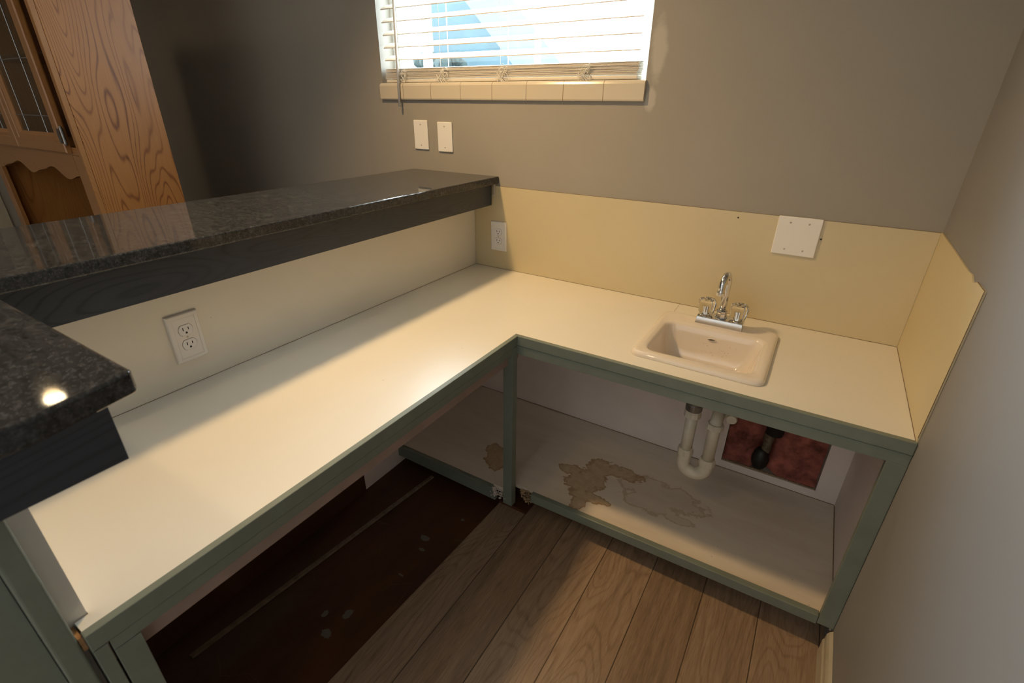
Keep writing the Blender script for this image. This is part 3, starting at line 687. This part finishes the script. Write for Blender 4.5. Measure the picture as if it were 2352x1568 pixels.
m = MB(); m.lathe((1.338, .028, .195), [(.0001, 0), (.014, 0), (.018, .02), (.016, .05), (.019, .06), (.019, .090), (.0001, .092)], 18); m.obj('coupling', M['brass'], pp)
m = MB(); m.lathe((1.328, .026, .1205), [(.0001, 0), (.020, .003), (.029, .020), (.032, .042), (.027, .070), (.018, .088), (.0001, .092)], 18); m.obj('bulb_cap', M['black'], pp, smooth=True)
random.seed(8)
def sawn():
    m = MB(); n = 40
    lo = []; hi = []
    for i in range(n+1):
        x = HX0+.002+(HX1-HX0-.004)*i/n; h = HZ0+.001+.007*abs(mnoise.noise((x*40, 1, 0)))+.002
        lo.append((x, h))
    m.prism([(HX0+.002, HZ0+.0005)]+lo+[(HX1-.002, HZ0+.0005)], 1, .0005, .006); return m
tag(sawn().obj('hole_rubble', M['chipboard']), 'ragged tan board crumbs along the lower edge of the wall hole', 'rubble', kind='stuff')

# ------------------------------------------------------------------ oak hutch in the next room
hx, hf, hb = -1.158, -.936, -.6275
HL = -2.19; HTOP = 2.055
h = thing('oak_hutch', (-1.64, -.78, 0), 'tall honey oak display cabinet with leaded glass doors standing left of the window', 'cabinet')
B(hx-.019, hx, hf+.002, hb, 0, HTOP).obj('side_panel', M['oak'], h, bevel=.0015)
B(hx-.024, hx-.0003, hf-.017, hf+.0015, 0, HTOP).obj('face_stile', M['oak_trim'], h, bevel=.002)
B(HL, HL+.019, hf+.002, hb, 0, HTOP).obj('side_panel', M['oak'], h, bevel=.001)
B(HL, HL+.060, hf-.017, hf+.0015, 0, HTOP).obj('face_stile', M['oak_trim'], h, bevel=.002)
B(HL+.02, hx-.02, hb-.008, hb, .0, HTOP-.02).obj('back_panel', M['oak_dark'], h)
B(HL, hx, hf-.02, hb, HTOP, HTOP+.03).obj('top', M['oak_trim_x'], h, bevel=.006)
B(HL+.02, hx-.02, hf+.002, hb-.009, 1.205, 1.224).obj('shelf', M['oak_trim_x'], h)
B(HL+.02, hx-.02, hf+.002, hb-.009, .755, .775).obj('shelf', M['oak_trim_x'], h)
B(hx-.085, hx-.0245, hf-.016, hf+.0015, 0, 1.205).obj('face_stile', M['oak_trim'], h, bevel=.002)
# scalloped valance
pts = []
xa, xb = HL+.060, hx-.085
for i in range(61):
    u = i/60; x = xa+(xb-xa)*u; z = 1.128-.018*math.cos(2*PI*(u*2.35-.12))*(1)-.006*math.cos(2*PI*u*4.7)
    pts.append((x, z))
m = MB(); n = len(pts)
for i in range(n-1):
    (xa_, za), (xb_, zb_) = pts[i], pts[i+1]
    m.hexa([(xa_, hf-.016, za), (xb_, hf-.016, zb_), (xb_, hf+.0015, zb_), (xa_, hf+.0015, za), (xa_, hf-.016, 1.206), (xb_, hf-.016, 1.206), (xb_, hf+.0015, 1.206), (xa_, hf+.0015, 1.206)])
lab(m.obj('valance', M['oak_trim_x'], h), 'scalloped oak valance')
B(HL+.060, hx-.0245, hf-.016, hf+.0015, 1.2065, 1.235).obj('face_rail', M['oak_trim_x'], h)
B(HL+.060, hx-.0245, hf-.016, hf+.0015, 2.00, HTOP-.001).obj('face_rail', M['oak_trim_x'], h)
def door(x0, x1, hinge_right=True):
    y0, y1, z0, z1, s = hf-.037, hf-.0175, 1.214, 2.015, .070
    d = B(x0, x1, y0, y0+.0005, z0, z0+.0005)
    d.bm.free(); m = MB()
    # mitred frame with stepped inner profile
    def ring(i, y): return [(x0+i, y, z0+i), (x1-i, y, z0+i), (x1-i, y, z1-i), (x0+i, y, z1-i)]
    m.loft([ring(0, y1), ring(0, y0+.004), ring(.004, y0), ring(.040, y0), ring(.043, y0+.003), ring(s-.014, y0+.003), ring(s-.006, y0+.008), ring(s, y0+.012), ring(s, y1), ring(0, y1)])
    dd = m.obj('door', M['oak_trim'], h)
    g = B(x0+s-.002, x1-s+.002, y0+.013, y0+.016, z0+s-.002, z1-s+.002).obj('door_glass', M['pane'], dd)
    m = MB(); gx0, gx1, gz0, gz1 = x0+s, x1-s, z0+s, z1-s; w = gx1-gx0
    for a in (.22, .78): m.tube([(gx0+w*a, y0+.012, gz0), (gx0+w*a, y0+.012, gz1)], .0022, 6)
    for zz in (gz0+.060, gz0+.255, gz1-.20, gz1-.06): m.tube([(gx0, y0+.012, zz), (gx1, y0+.012, zz)], .0022, 6)
    lab(m.obj('leading', M['steel'], dd), 'thin lead strips across the glass')
    return dd
d1 = door(-1.706, -1.228); d2 = door(-2.172, -1.714)
m = MB(); m.tube([(-1.222, hf-.030, 1.248), (-1.222, hf-.030, 1.304)], .0055, 10); m.box(-1.240, -1.226, hf-.040, hf-.037, 1.250, 1.302); m.lathe((-1.222, hf-.030, 1.305), [(.0001, 0), (.006, 0), (.004, .006), (.0001, .008)], 10); m.lathe((-1.222, hf-.030, 1.2405), [(.0001, 0), (.004, .002), (.006, .0075), (.0001, .0078)], 10)
m.obj('hinge', M['steel'], d1, smooth=False)
B(HL+.022, hx-.022, hf+.025, hb-.012, 1.555, 1.561).obj('glass_shelf', M['pane'], h)

# ------------------------------------------------------------------ recessed ceiling lamps
def can(x, y, label):
    t = thing('ceiling_downlight', (x, y, CE), label, 'ceiling light')
    m = MB(); m.lathe((x, y, CE-.006), [(.055, .005), (.082, .0055), (.084, .002), (.078, 0), (.062, 0), (.055, .005)], 36); m.obj('trim_ring', M['vinyl'], t, smooth=True)
    m = MB(); m.lathe((x, y, CE-.0035), [(.0001, 0), (.046, 0), (.046, .003), (.0001, .003)], 36); m.obj('diffuser', M['lamp'], t)
can(-.124, -.87, 'round recessed ceiling lamp above the wet bar counter')
can(.36, -1.95, 'round recessed ceiling lamp nearest the camera, over the counter end')
can(-2.22, -1.12, 'round recessed ceiling lamp beyond the bar in the next room')
